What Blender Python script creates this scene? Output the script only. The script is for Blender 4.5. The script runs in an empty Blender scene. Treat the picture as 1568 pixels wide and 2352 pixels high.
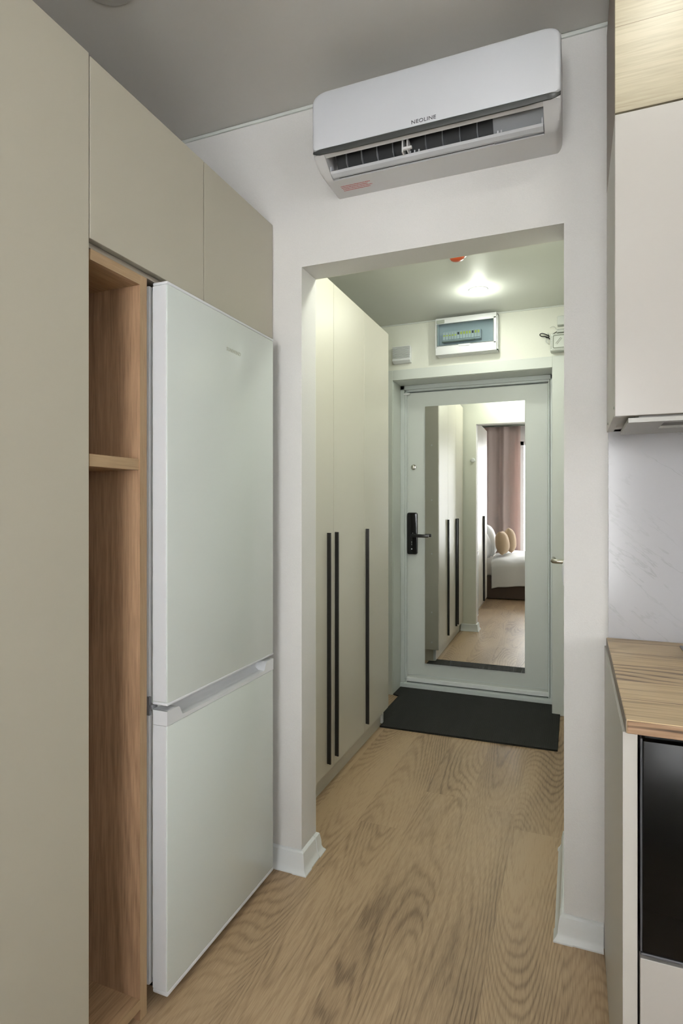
import bpy, bmesh, math, random
from mathutils import Vector, Matrix
from math import sin, cos, pi, radians

random.seed(7)
S = bpy.context.scene
COL = S.collection

# ---------------------------------------------------------------- camera
cam_d = bpy.data.cameras.new('camera')
cam_d.sensor_fit = 'HORIZONTAL'
cam_d.sensor_width = 36.0
cam_d.lens = 1342.5 / 1568 * 36.0
cam_d.shift_y = -13.0 / 1568
cam_d.clip_start = 0.02
cam = bpy.data.objects.new('camera', cam_d)
cam.location = (0, 0, 1.25)
cam.rotation_euler = (radians(90), 0, radians(21.775))
COL.objects.link(cam)
S.camera = cam

# ---------------------------------------------------------------- colour management
S.view_settings.view_transform = 'Standard'
S.view_settings.look = 'None'
S.view_settings.gamma = 1.0
S.view_settings.use_curve_mapping = False
S.view_settings.exposure = 0.17

# ---------------------------------------------------------------- world and lights
W = bpy.data.worlds.new('world'); S.world = W
W.use_nodes = True
bg = W.node_tree.nodes['Background']
bg.inputs[0].default_value = (0.86, 0.93, 1.0, 1)
bg.inputs[1].default_value = 2.6

def area(name, loc, rot, sx, sy, power, col, shape='RECTANGLE', spread=180):
    d = bpy.data.lights.new(name, 'AREA'); d.shape = shape
    d.size = sx
    if shape == 'RECTANGLE': d.size_y = sy
    d.energy = power; d.color = col; d.spread = radians(spread)
    o = bpy.data.objects.new(name, d); o.location = loc; o.rotation_euler = rot
    COL.objects.link(o); return o

def point(name, loc, r, power, col):
    d = bpy.data.lights.new(name, 'POINT'); d.energy = power; d.color = col
    d.shadow_soft_size = r
    o = bpy.data.objects.new(name, d); o.location = loc; COL.objects.link(o); return o

HALL_LAMP = (-0.500, 3.300)
KIT_LAMPS = [(0.22, 1.12), (0.25, -0.35), (1.45, 0.35)]  # first follows the air conditioner's shadow; the other two are added fill, unseen
area('window_daylight', (-0.22, -2.55, 1.40), (radians(90), 0, 0), 1.5, 2.2, 105, (1.0, 0.985, 0.955))
area('added_window_daylight', (2.62, -0.9, 1.5), (0, radians(90), 0), 2.0, 1.6, 38, (1.0, 0.985, 0.955))  # added fill daylight from the right, no such window in view
point('hall_lamp_light', (HALL_LAMP[0], HALL_LAMP[1], 2.375), 0.035, 1.5, (0.96, 1.0, 0.88))
area('hall_lamp_beam', (HALL_LAMP[0], HALL_LAMP[1], 2.432), (0, 0, 0), 0.036, 0.036, 2.0, (0.96, 1.0, 0.88), 'DISK')
point('hall_lamp_light', (-0.45, 2.17, 2.39), 0.035, 10.5, (0.96, 1.0, 0.88))
for i, (lx, ly) in enumerate(KIT_LAMPS):
    area('kitchen_lamp_light', (lx, ly, 2.585), (0, 0, 0), 0.085, 0.085, (1.9, 0.9, 0.9)[i], (0.98, 1.0, 0.93), 'DISK')

# ---------------------------------------------------------------- materials
MATS = {}
def base(name):
    m = bpy.data.materials.new(name); m.use_nodes = True
    MATS[name] = m
    return m, m.node_tree, m.node_tree.nodes['Principled BSDF']

def plain(name, col, rough=0.5, metal=0.0, spec=0.5, noise=0.0, nscale=200, bump=0.0, emit=None, coat=0.0):
    m, nt, p = base(name)
    p.inputs['Base Color'].default_value = (*col, 1)
    p.inputs['Roughness'].default_value = rough
    p.inputs['Metallic'].default_value = metal
    p.inputs['Specular IOR Level'].default_value = spec
    p.inputs['Coat Weight'].default_value = coat
    g = nt.nodes.new('ShaderNodeNewGeometry')
    n = nt.nodes.new('ShaderNodeTexNoise'); n.inputs['Scale'].default_value = nscale
    n.inputs['Detail'].default_value = 3
    nt.links.new(g.outputs['Position'], n.inputs['Vector'])
    if noise:
        mx = nt.nodes.new('ShaderNodeMix'); mx.data_type = 'RGBA'; mx.blend_type = 'MULTIPLY'
        mx.inputs[0].default_value = 1
        mr = nt.nodes.new('ShaderNodeMapRange')
        mr.inputs[1].default_value = 0.3; mr.inputs[2].default_value = 0.7
        mr.inputs[3].default_value = 1 - noise; mr.inputs[4].default_value = 1.0
        nt.links.new(n.outputs[0], mr.inputs[0])
        mx.inputs[6].default_value = (*col, 1)
        nt.links.new(mr.outputs[0], mx.inputs[7])
        nt.links.new(mx.outputs[2], p.inputs['Base Color'])
    if bump:
        b = nt.nodes.new('ShaderNodeBump'); b.inputs['Strength'].default_value = 1
        b.inputs['Distance'].default_value = bump
        nt.links.new(n.outputs[0], b.inputs['Height'])
        nt.links.new(b.outputs[0], p.inputs['Normal'])
    if emit:
        p.inputs['Emission Color'].default_value = (*emit[0], 1)
        p.inputs['Emission Strength'].default_value = emit[1]
    return m

def mathn(nt, op, a, b=None, c=None):
    n = nt.nodes.new('ShaderNodeMath'); n.operation = op
    for i, v in enumerate((a, b, c)):
        if v is None: continue
        if isinstance(v, (int, float)): n.inputs[i].default_value = v
        else: nt.links.new(v, n.inputs[i])
    return n.outputs[0]

def wood(name, along, across, third, cols, ring=30.0, fig=4.0, stretch=0.2, plank=None, rough=0.45,
         ringamt=0.5, fib=0.35, seam=0.6, offset=0.0, length=1.25, fibscale=330.0, bump=0.0002, hard=1.0, tint=0.12, seamw=0.0006, wob=0.016):
    """along / across / third are world axes 0,1,2; cols = (light, mid, dark)."""
    m, nt, p = base(name)
    L = nt.links
    g = nt.nodes.new('ShaderNodeNewGeometry')
    s = nt.nodes.new('ShaderNodeSeparateXYZ'); L.new(g.outputs['Position'], s.inputs[0])
    al, ac, th = s.outputs[along], s.outputs[across], s.outputs[third]
    seamv = None
    if plank:
        r = mathn(nt, 'DIVIDE', mathn(nt, 'ADD', ac, offset), plank)
        row = mathn(nt, 'FLOOR', r); fr = mathn(nt, 'FRACT', r)
        wn0 = nt.nodes.new('ShaderNodeTexWhiteNoise'); wn0.noise_dimensions = '1D'
        L.new(row, wn0.inputs['W'])
        c = mathn(nt, 'ADD', mathn(nt, 'DIVIDE', al, length), mathn(nt, 'MULTIPLY', wn0.outputs['Value'], 1.0))
        coln = mathn(nt, 'FLOOR', c); fc = mathn(nt, 'FRACT', c)
        idv = mathn(nt, 'ADD', mathn(nt, 'MULTIPLY', row, 7.31), mathn(nt, 'MULTIPLY', coln, 3.77))
        wn = nt.nodes.new('ShaderNodeTexWhiteNoise'); wn.noise_dimensions = '1D'
        L.new(idv, wn.inputs['W'])
        rnd = wn.outputs['Value']
        e1 = mathn(nt, 'MINIMUM', fr, mathn(nt, 'SUBTRACT', 1.0, fr))
        e1 = mathn(nt, 'LESS_THAN', mathn(nt, 'MULTIPLY', e1, plank), seamw)
        e2 = mathn(nt, 'MINIMUM', fc, mathn(nt, 'SUBTRACT', 1.0, fc))
        e2 = mathn(nt, 'LESS_THAN', mathn(nt, 'MULTIPLY', e2, length), 0.0007)
        seamv = mathn(nt, 'MULTIPLY', mathn(nt, 'MAXIMUM', e1, e2), seam)
        thz = mathn(nt, 'MULTIPLY', rnd, 31.7)
    else:
        rnd = None
        thz = th
    v1 = nt.nodes.new('ShaderNodeCombineXYZ')
    L.new(ac, v1.inputs[0]); L.new(mathn(nt, 'MULTIPLY', al, stretch), v1.inputs[1]); L.new(thz, v1.inputs[2])
    # figure (cathedral loops): contour lines of a stretched smooth noise
    nA = nt.nodes.new('ShaderNodeTexNoise'); nA.inputs['Scale'].default_value = fig
    nA.inputs['Detail'].default_value = 1.2; nA.inputs['Roughness'].default_value = 0.35
    L.new(v1.outputs[0], nA.inputs['Vector'])
    # small wobble
    nW = nt.nodes.new('ShaderNodeTexNoise'); nW.inputs['Scale'].default_value = 55
    nW.inputs['Detail'].default_value = 2
    v2 = nt.nodes.new('ShaderNodeCombineXYZ')
    L.new(ac, v2.inputs[0]); L.new(mathn(nt, 'MULTIPLY', al, 0.16), v2.inputs[1]); L.new(thz, v2.inputs[2])
    L.new(v2.outputs[0], nW.inputs['Vector'])
    field = mathn(nt, 'ADD', nA.outputs[0], mathn(nt, 'MULTIPLY', nW.outputs[0], wob))
    sn = mathn(nt, 'SINE', mathn(nt, 'MULTIPLY', field, ring * 2 * pi))
    rg = mathn(nt, 'POWER', mathn(nt, 'MULTIPLY_ADD', sn, 0.5, 0.5), 1.6 * hard)
    # where rings are strong
    nM = nt.nodes.new('ShaderNodeTexNoise'); nM.inputs['Scale'].default_value = 4.5
    nM.inputs['Detail'].default_value = 2
    v3 = nt.nodes.new('ShaderNodeCombineXYZ')
    L.new(ac, v3.inputs[0]); L.new(mathn(nt, 'MULTIPLY', al, 0.3), v3.inputs[1]); L.new(mathn(nt, 'ADD', thz, 4.0), v3.inputs[2])
    L.new(v3.outputs[0], nM.inputs['Vector'])
    mk = nt.nodes.new('ShaderNodeMapRange'); mk.inputs[1].default_value = 0.38; mk.inputs[2].default_value = 0.66
    mk.inputs[3].default_value = 0.25
    L.new(nM.outputs[0], mk.inputs[0])
    rg = mathn(nt, 'MULTIPLY', mathn(nt, 'MULTIPLY', rg, mk.outputs[0]), ringamt)
    # fibres
    nF = nt.nodes.new('ShaderNodeTexNoise'); nF.inputs['Scale'].default_value = fibscale
    nF.inputs['Detail'].default_value = 3
    v4 = nt.nodes.new('ShaderNodeCombineXYZ')
    L.new(ac, v4.inputs[0]); L.new(mathn(nt, 'MULTIPLY', al, 0.045), v4.inputs[1]); L.new(thz, v4.inputs[2])
    L.new(v4.outputs[0], nF.inputs['Vector'])
    fb = nt.nodes.new('ShaderNodeMapRange'); fb.inputs[1].default_value = 0.36; fb.inputs[2].default_value = 0.68
    L.new(nF.outputs[0], fb.inputs[0])
    fbv = mathn(nt, 'MULTIPLY', fb.outputs[0], fib)
    dark = mathn(nt, 'ADD', rg, fbv)
    tone = mathn(nt, 'MULTIPLY', mathn(nt, 'SUBTRACT', nM.outputs[0], 0.5), 1.1)
    dark = mathn(nt, 'ADD', dark, tone)
    if rnd is not None:
        dark = mathn(nt, 'ADD', dark, mathn(nt, 'MULTIPLY', mathn(nt, 'SUBTRACT', rnd, 0.5), tint))
        dark = mathn(nt, 'ADD', dark, seamv)
    cr = nt.nodes.new('ShaderNodeValToRGB')
    cr.color_ramp.elements[0].position = 0.0; cr.color_ramp.elements[0].color = (*cols[0], 1)
    cr.color_ramp.elements[1].position = 1.0; cr.color_ramp.elements[1].color = (*cols[2], 1)
    e = cr.color_ramp.elements.new(0.42); e.color = (*cols[1], 1)
    L.new(dark, cr.inputs[0])
    L.new(cr.outputs[0], p.inputs['Base Color'])
    p.inputs['Roughness'].default_value = rough
    if bump:
        b = nt.nodes.new('ShaderNodeBump'); b.inputs['Distance'].default_value = bump
        b.inputs['Strength'].default_value = 0.6; b.invert = True
        L.new(dark, b.inputs['Height']); L.new(b.outputs[0], p.inputs['Normal'])
    return m

plain('wall_paint', (0.70, 0.685, 0.665), 0.62, noise=0.03, nscale=9, bump=0.0004)
plain('hall_paint', (0.75, 0.755, 0.68), 0.62, noise=0.03, nscale=9, bump=0.0004)
for k in ('wall_paint', 'hall_paint'):
    MATS[k].node_tree.nodes['Noise Texture'].inputs['Scale'].default_value = 260
plain('stretch_ceiling', (0.58, 0.56, 0.52), 0.30, spec=0.5)
plain('hall_stretch_ceiling', (0.72, 0.735, 0.69), 0.5, spec=0.3)
plain('white_plastic', (0.74, 0.75, 0.76), 0.35)
plain('white_trim', (0.72, 0.74, 0.74), 0.4)
plain('casing_white', (0.62, 0.645, 0.61), 0.45)
plain('ac_white', (0.58, 0.59, 0.62), 0.42, spec=0.4)
plain('ac_body', (0.62, 0.61, 0.61), 0.45)
plain('ac_dark', (0.010, 0.011, 0.013), 0.6)
plain('ac_strip', (0.050, 0.053, 0.051), 0.35)
plain('ac_grey', (0.20, 0.205, 0.22), 0.5)
plain('fridge_white', (0.62, 0.66, 0.63), 0.22, spec=0.4, noise=0.01, nscale=3)
plain('fridge_side', (0.66, 0.67, 0.69), 0.35)
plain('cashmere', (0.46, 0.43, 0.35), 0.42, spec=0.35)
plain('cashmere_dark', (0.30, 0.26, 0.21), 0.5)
plain('gap_dark', (0.05, 0.045, 0.04), 0.8)
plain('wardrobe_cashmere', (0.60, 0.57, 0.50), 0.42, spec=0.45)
plain('kitchen_cream', (0.45, 0.425, 0.392), 0.28, spec=0.5)
plain('kitchen_side', (0.50, 0.48, 0.44), 0.45)
plain('black_metal', (0.012, 0.012, 0.013), 0.28, spec=0.6)
plain('door_grey', (0.60, 0.625, 0.595), 0.38, spec=0.45)
plain('door_frame_grey', (0.60, 0.64, 0.63), 0.34, spec=0.5)
plain('door_gasket', (0.24, 0.26, 0.26), 0.6)
plain('chrome', (0.62, 0.60, 0.54), 0.18, metal=1.0)
plain('satin_steel', (0.42, 0.40, 0.35), 0.3, metal=1.0)
plain('mirror_glass', (0.93, 0.94, 0.93), 0.0, metal=1.0)
plain('black_gloss', (0.008, 0.008, 0.009), 0.12, spec=0.5)
plain('oven_glass', (0.007, 0.0065, 0.006), 0.22, spec=0.2)
plain('oven_trim', (0.10, 0.10, 0.11), 0.35)
plain('alarm_red', (0.62, 0.10, 0.03), 0.3)
plain('lamp_white', (0.9, 0.9, 0.88), 0.4, emit=((0.96, 1.0, 0.92), 22.0))
plain('kitchen_lamp_white', (0.9, 0.9, 0.88), 0.4, emit=((0.98, 1.0, 0.93), 8.0))
plain('print_dark', (0.05, 0.05, 0.055), 0.4)
plain('print_grey', (0.40, 0.41, 0.33), 0.4)
plain('print_red', (0.55, 0.13, 0.12), 0.5)
plain('breaker_yellow', (0.62, 0.66, 0.10), 0.5)
plain('breaker_grey', (0.70, 0.72, 0.70), 0.5)
plain('panel_backing', (0.62, 0.66, 0.67), 0.6)
plain('sticker_grey', (0.30, 0.33, 0.27), 0.6)
plain('device_grey', (0.25, 0.27, 0.23), 0.5)
plain('cable_white', (0.60, 0.61, 0.57), 0.5)
plain('curtain_taupe', (0.62, 0.52, 0.48), 0.85, noise=0.06, nscale=500, bump=0.0002)
nt = MATS['curtain_taupe'].node_tree
tr_ = nt.nodes.new('ShaderNodeBsdfTranslucent'); tr_.inputs[0].default_value = (0.62, 0.48, 0.44, 1)
ms_ = nt.nodes.new('ShaderNodeMixShader'); ms_.inputs[0].default_value = 0.38
nt.links.new(nt.nodes['Principled BSDF'].outputs[0], ms_.inputs[1]); nt.links.new(tr_.outputs[0], ms_.inputs[2])
nt.links.new(ms_.outputs[0], nt.nodes['Material Output'].inputs['Surface'])
plain('bed_linen', (0.76, 0.77, 0.76), 0.8, noise=0.03, nscale=7, bump=0.002)
plain('bed_sheet', (0.66, 0.62, 0.57), 0.8, noise=0.03, nscale=7)
plain('bed_brown', (0.12, 0.088, 0.07), 0.8, noise=0.15, nscale=400, bump=0.0003)
plain('cushion_tan', (0.50, 0.37, 0.24), 0.85, noise=0.1, nscale=500, bump=0.0003)
plain('hood_metal', (0.34, 0.33, 0.30), 0.38, metal=0.3)
plain('hood_slot', (0.09, 0.08, 0.07), 0.5)

m, nt, p = base('tinted_cover')
p.inputs['Base Color'].default_value = (0.80, 0.89, 0.94, 1)
p.inputs['Roughness'].default_value = 0.12
p.inputs['Transmission Weight'].default_value = 1.0
p.inputs['IOR'].default_value = 1.08
m, nt, p = base('window_glass')
p.inputs['Base Color'].default_value = (0.98, 0.99, 1, 1)
p.inputs['Roughness'].default_value = 0.0
p.inputs['Transmission Weight'].default_value = 1.0
p.inputs['IOR'].default_value = 1.02

wood('floor_wood', 1, 0, 2, ((0.49, 0.350, 0.215), (0.375, 0.257, 0.153), (0.175, 0.112, 0.064)),
     ring=72, fig=3.1, stretch=0.14, plank=0.193, offset=0.03, rough=0.42, ringamt=0.50, fib=0.42,
     seam=0.16, length=1.28, fibscale=420, bump=0.0003, hard=1.5, tint=0.26, wob=0.010)
wood('niche_oak', 2, 0, 1, ((0.48, 0.305, 0.18), (0.37, 0.225, 0.13), (0.19, 0.105, 0.055)),
     ring=24, fig=3.2, stretch=0.16, rough=0.5, ringamt=0.30, fib=0.45, fibscale=260)
wood('niche_oak_flat', 1, 0, 2, ((0.48, 0.32, 0.185), (0.37, 0.235, 0.13), (0.19, 0.11, 0.055)),
     ring=20, fig=3.2, stretch=0.2, rough=0.5, ringamt=0.25, fib=0.45, fibscale=260)
wood('niche_edge', 2, 1, 0, ((0.42, 0.29, 0.165), (0.34, 0.225, 0.125), (0.2, 0.12, 0.06)),
     ring=14, fig=3.0, stretch=0.1, rough=0.5, ringamt=0.12, fib=0.35, fibscale=300)
wood('niche_edge_flat', 1, 2, 0, ((0.42, 0.29, 0.165), (0.34, 0.225, 0.125), (0.2, 0.12, 0.06)),
     ring=14, fig=3.0, stretch=0.1, rough=0.5, ringamt=0.12, fib=0.35, fibscale=300)
wood('pale_oak', 0, 2, 1, ((0.46, 0.405, 0.29), (0.38, 0.33, 0.23), (0.20, 0.16, 0.105)),
     ring=14, fig=3.0, stretch=0.12, plank=0.262, offset=0.0335, rough=0.42, ringamt=0.16, fib=0.40, seam=0.85,
     length=9.0, fibscale=200)
wood('worktop_wood', 0, 1, 2, ((0.60, 0.45, 0.265), (0.47, 0.335, 0.185), (0.13, 0.075, 0.04)),
     ring=22, fig=5.0, stretch=0.10, plank=0.128, offset=0.040, rough=0.40, ringamt=0.55, fib=0.40, seam=0.7,
     length=9.0, fibscale=180, hard=2.2, tint=0.35, seamw=0.0019)
wood('worktop_edge', 0, 2, 1, ((0.42, 0.27, 0.165), (0.30, 0.18, 0.10), (0.05, 0.028, 0.016)),
     ring=9, fig=14.0, stretch=0.16, rough=0.45, ringamt=0.95, fib=0.35, fibscale=240)
plain('worktop_end', (0.20, 0.16, 0.125), 0.5)

# doormat: ribbed black rubber / textile
m, nt, p = base('mat_black')
p.inputs['Roughness'].default_value = 0.85
g = nt.nodes.new('ShaderNodeNewGeometry')
mp = nt.nodes.new('ShaderNodeMapping'); mp.inputs['Scale'].default_value = (1, 1.9, 1)
nt.links.new(g.outputs['Position'], mp.inputs[0])
ck = nt.nodes.new('ShaderNodeTexVoronoi'); ck.inputs['Scale'].default_value = 95
ck.inputs['Randomness'].default_value = 0.15
nt.links.new(mp.outputs[0], ck.inputs['Vector'])
cr = nt.nodes.new('ShaderNodeValToRGB')
cr.color_ramp.elements[0].color = (0.020, 0.021, 0.018, 1); cr.color_ramp.elements[1].color = (0.006, 0.006, 0.005, 1)
cr.color_ramp.elements[1].position = 0.7
nt.links.new(ck.outputs['Distance'], cr.inputs[0]); nt.links.new(cr.outputs[0], p.inputs['Base Color'])
b = nt.nodes.new('ShaderNodeBump'); b.inputs['Distance'].default_value = 0.003; b.invert = True
nt.links.new(ck.outputs['Distance'], b.inputs['Height']); nt.links.new(b.outputs[0], p.inputs['Normal'])

# marble backsplash
m, nt, p = base('marble')
g = nt.nodes.new('ShaderNodeNewGeometry')
sp = nt.nodes.new('ShaderNodeSeparateXYZ'); nt.links.new(g.outputs['Position'], sp.inputs[0])
al_ = mathn(nt, 'SUBTRACT', mathn(nt, 'MULTIPLY', sp.outputs[0], .78), mathn(nt, 'MULTIPLY', sp.outputs[2], .62))
ac_ = mathn(nt, 'ADD', mathn(nt, 'MULTIPLY', sp.outputs[0], .62), mathn(nt, 'MULTIPLY', sp.outputs[2], .78))
mp = nt.nodes.new('ShaderNodeCombineXYZ')
nt.links.new(mathn(nt, 'MULTIPLY', al_, .55), mp.inputs[0]); nt.links.new(mathn(nt, 'MULTIPLY', ac_, 2.6), mp.inputs[1])
n1 = nt.nodes.new('ShaderNodeTexNoise'); n1.inputs['Scale'].default_value = 2.3
n1.inputs['Detail'].default_value = 6; n1.inputs['Roughness'].default_value = 0.62
nt.links.new(mp.outputs[0], n1.inputs['Vector'])
ab = mathn(nt, 'ABSOLUTE', mathn(nt, 'SUBTRACT', n1.outputs[0], 0.5))
mr = nt.nodes.new('ShaderNodeMapRange'); mr.inputs[1].default_value = 0.0; mr.inputs[2].default_value = 0.010
nt.links.new(ab, mr.inputs[0])
n2 = nt.nodes.new('ShaderNodeTexNoise'); n2.inputs['Scale'].default_value = 5
nt.links.new(g.outputs['Position'], n2.inputs['Vector'])
mr2 = nt.nodes.new('ShaderNodeMapRange'); mr2.inputs[1].default_value = 0.40; mr2.inputs[2].default_value = 0.62
nt.links.new(n2.outputs[0], mr2.inputs[0])
vein = mathn(nt, 'MULTIPLY', mathn(nt, 'SUBTRACT', 1.0, mr.outputs[0]), mr2.outputs[0])
mx = nt.nodes.new('ShaderNodeMix'); mx.data_type = 'RGBA'
mx.inputs[6].default_value = (0.46, 0.455, 0.47, 1); mx.inputs[7].default_value = (0.38, 0.375, 0.38, 1)
nt.links.new(vein, mx.inputs[0]); nt.links.new(mx.outputs[2], p.inputs['Base Color'])
p.inputs['Roughness'].default_value = 0.16

# ---------------------------------------------------------------- mesh helpers
class B:
    def __init__(s): s.bm = bmesh.new()
    def box(s, x0, x1, y0, y1, z0, z1, bev=0.0, seg=2):
        t = bmesh.new()
        bmesh.ops.create_cube(t, size=1)
        for v in t.verts:
            v.co = Vector(((x0 + x1) / 2 + v.co.x * (x1 - x0), (y0 + y1) / 2 + v.co.y * (y1 - y0),
                           (z0 + z1) / 2 + v.co.z * (z1 - z0)))
        if bev: bmesh.ops.bevel(t, geom=t.edges[:], offset=bev, segments=seg, affect='EDGES', profile=0.5)
        return s.add(t)
    def add(s, t, mtx=None):
        if mtx is not None: t.transform(mtx)
        me = bpy.data.meshes.new('tmp'); t.to_mesh(me); t.free()
        s.bm.from_mesh(me); bpy.data.meshes.remove(me); return s
    def prism(s, pts, axis, a, b, bev=0.0):
        """pts 2-D polygon; axis 0: (y,z) extruded along x; 1: (x,z) along y; 2: (x,y) along z"""
        t = bmesh.new()
        def mk(p, c):
            if axis == 0: return (c, p[0], p[1])
            if axis == 1: return (p[0], c, p[1])
            return (p[0], p[1], c)
        v0 = [t.verts.new(mk(p, a)) for p in pts]; v1 = [t.verts.new(mk(p, b)) for p in pts]
        n = len(pts)
        t.faces.new(v0); t.faces.new(v1[::-1])
        for i in range(n): t.faces.new((v0[i], v0[(i + 1) % n], v1[(i + 1) % n], v1[i])[::-1])
        bmesh.ops.recalc_face_normals(t, faces=t.faces[:])
        if bev:
            es = [e for e in t.edges if (e.verts[0] in v0) == (e.verts[1] in v0)]
            bmesh.ops.bevel(t, geom=es, offset=bev, segments=2, affect='EDGES', profile=0.5)
        return s.add(t)
    def tube(s, path, r, n=12, caps=True):
        t = bmesh.new(); rings = []
        P = [Vector(p) for p in path]
        up = None
        for i, q in enumerate(P):
            d = (P[min(i + 1, len(P) - 1)] - P[max(i - 1, 0)]).normalized()
            if up is None:
                up = Vector((0, 0, 1)) if abs(d.z) < 0.9 else Vector((1, 0, 0))
            a = d.cross(up).normalized(); up = a.cross(d).normalized()
            rr = r[i] if isinstance(r, (list, tuple)) else r
            rings.append([t.verts.new(q + (a * cos(2 * pi * k / n) + up * sin(2 * pi * k / n)) * rr) for k in range(n)])
        for i in range(len(rings) - 1):
            for k in range(n):
                t.faces.new((rings[i][k], rings[i][(k + 1) % n], rings[i + 1][(k + 1) % n], rings[i + 1][k]))
        if caps: t.faces.new(rings[0][::-1]); t.faces.new(rings[-1])
        bmesh.ops.recalc_face_normals(t, faces=t.faces[:])
        return s.add(t)
    def lathe(s, prof, c, axis='z', n=40):
        """prof: list of (r, h) ; closed solid of revolution"""
        t = bmesh.new(); rings = []
        for r, h in prof:
            if r < 1e-6: rings.append([t.verts.new((0, 0, h))])
            else: rings.append([t.verts.new((r * cos(2 * pi * k / n), r * sin(2 * pi * k / n), h)) for k in range(n)])
        for a, b in zip(rings, rings[1:]):
            for k in range(n):
                if len(a) == 1 and len(b) == 1: continue
                if len(a) == 1: t.faces.new((a[0], b[k], b[(k + 1) % n]))
                elif len(b) == 1: t.faces.new((a[k], b[0], a[(k + 1) % n]))
                else: t.faces.new((a[k], b[k], b[(k + 1) % n], a[(k + 1) % n]))
        if len(rings[0]) > 1: t.faces.new(rings[0])
        if len(rings[-1]) > 1: t.faces.new(rings[-1])
        bmesh.ops.recalc_face_normals(t, faces=t.faces[:])
        M = Matrix.Translation(Vector(c))
        if axis == '-y': M = M @ Matrix.Rotation(radians(90), 4, 'X')
        if axis == '-x': M = M @ Matrix.Rotation(radians(-90), 4, 'Y')
        if axis == '+x': M = M @ Matrix.Rotation(radians(90), 4, 'Y')
        return s.add(t, M)
    def grid(s, fn, nu, nv, closed=False):
        t = bmesh.new()
        V = [[t.verts.new(fn(i / nu, j / nv)) for j in range(nv + 1)] for i in range(nu + 1)]
        for i in range(nu):
            for j in range(nv):
                t.faces.new((V[i][j], V[i + 1][j], V[i + 1][j + 1], V[i][j + 1]))
        return s.add(t)
    def obj(s, name, mat, parent=None, smooth=False, angle=35, **kw):
        if kw.get('recalc', True) and 'nr' not in kw:
            bmesh.ops.recalc_face_normals(s.bm, faces=s.bm.faces[:]) if kw.get('rc') else None
        me = bpy.data.meshes.new(name)
        loc = Vector((0, 0, 0))
        if parent is not None:
            loc = WL[parent.name]
            s.bm.transform(Matrix.Translation(-loc))
        s.bm.to_mesh(me); s.bm.free()
        me.materials.append(MATS[mat])
        if smooth:
            me.shade_smooth()
            try: me.set_sharp_from_angle(angle=radians(angle))
            except Exception: pass
        o = bpy.data.objects.new(name, me); COL.objects.link(o)
        if parent is not None: o.parent = parent
        WL[o.name] = loc.copy()
        return o

WL = {}
def tag(o, label=None, cat=None, group=None, kind=None):
    if label: o['label'] = label
    if cat: o['category'] = cat
    if group: o['group'] = group
    if kind: o['kind'] = kind
    return o
def root(name, loc, label, cat, group=None, kind=None):
    o = bpy.data.objects.new(name, None); COL.objects.link(o)
    o.location = loc; o.empty_display_size = 0.05
    WL[o.name] = Vector(loc)
    return tag(o, label, cat, group, kind)
def recentre(o, loc):
    """move the origin of a one-mesh thing to loc without moving its surface"""
    loc = Vector(loc)
    o.data.transform(Matrix.Translation(-loc)); o.location = loc; WL[o.name] = loc
    return o
def text_mesh(name, body, mat, parent, mtx, size=1.0, extrude=0.01, sx=1.0, spacing=1.0):
    c = bpy.data.curves.new(name, 'FONT'); c.body = body; c.size = size; c.extrude = extrude
    c.align_x = 'LEFT'; c.space_character = spacing; c.resolution_u = 4
    t = bpy.data.objects.new('tmp_text', c); COL.objects.link(t)
    dg = bpy.context.evaluated_depsgraph_get()
    me = bpy.data.meshes.new_from_object(t.evaluated_get(dg))
    bpy.data.objects.remove(t); bpy.data.curves.remove(c)
    me.name = name
    me.transform(mtx @ Matrix.Diagonal((sx, 1, 1, 1)))
    me.transform(Matrix.Translation(-WL[parent.name]))
    me.materials.clear(); me.materials.append(MATS[mat])
    o = bpy.data.objects.new(name, me); COL.objects.link(o); o.parent = parent
    return o
def rrect(x0, x1, z0, z1, r, n=6):
    """rounded rectangle; r = (bl, br, tr, tl)"""
    if not isinstance(r, (tuple, list)): r = (r,) * 4
    out = []
    for (cx, cz, rr, a0) in ((x0 + r[0], z0 + r[0], r[0], 180), (x1 - r[1], z0 + r[1], r[1], 270),
                             (x1 - r[2], z1 - r[2], r[2], 0), (x0 + r[3], z1 - r[3], r[3], 90)):
        for k in range(n + 1):
            a = radians(a0 + 90 * k / n)
            out.append((cx + rr * cos(a), cz + rr * sin(a)))
    return out

# ================================================================= LAYOUT (metres)
YW = 1.81      # near face of the wall with the opening
YR = 1.925     # its far face
YH = 3.735     # hall end wall
XL = -1.58     # left wall
XR = 2.45      # right wall
YB = -2.20     # window wall
ZC = 2.615     # room ceiling
ZH = 2.455     # hall ceiling
OX0, OX1, OZ = -0.87, -0.03, 2.07   # opening

def struct(name, b, mat, label, cat, **kw):
    return tag(b.obj(name, mat, None, **kw), label, cat, kind='structure')

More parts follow.
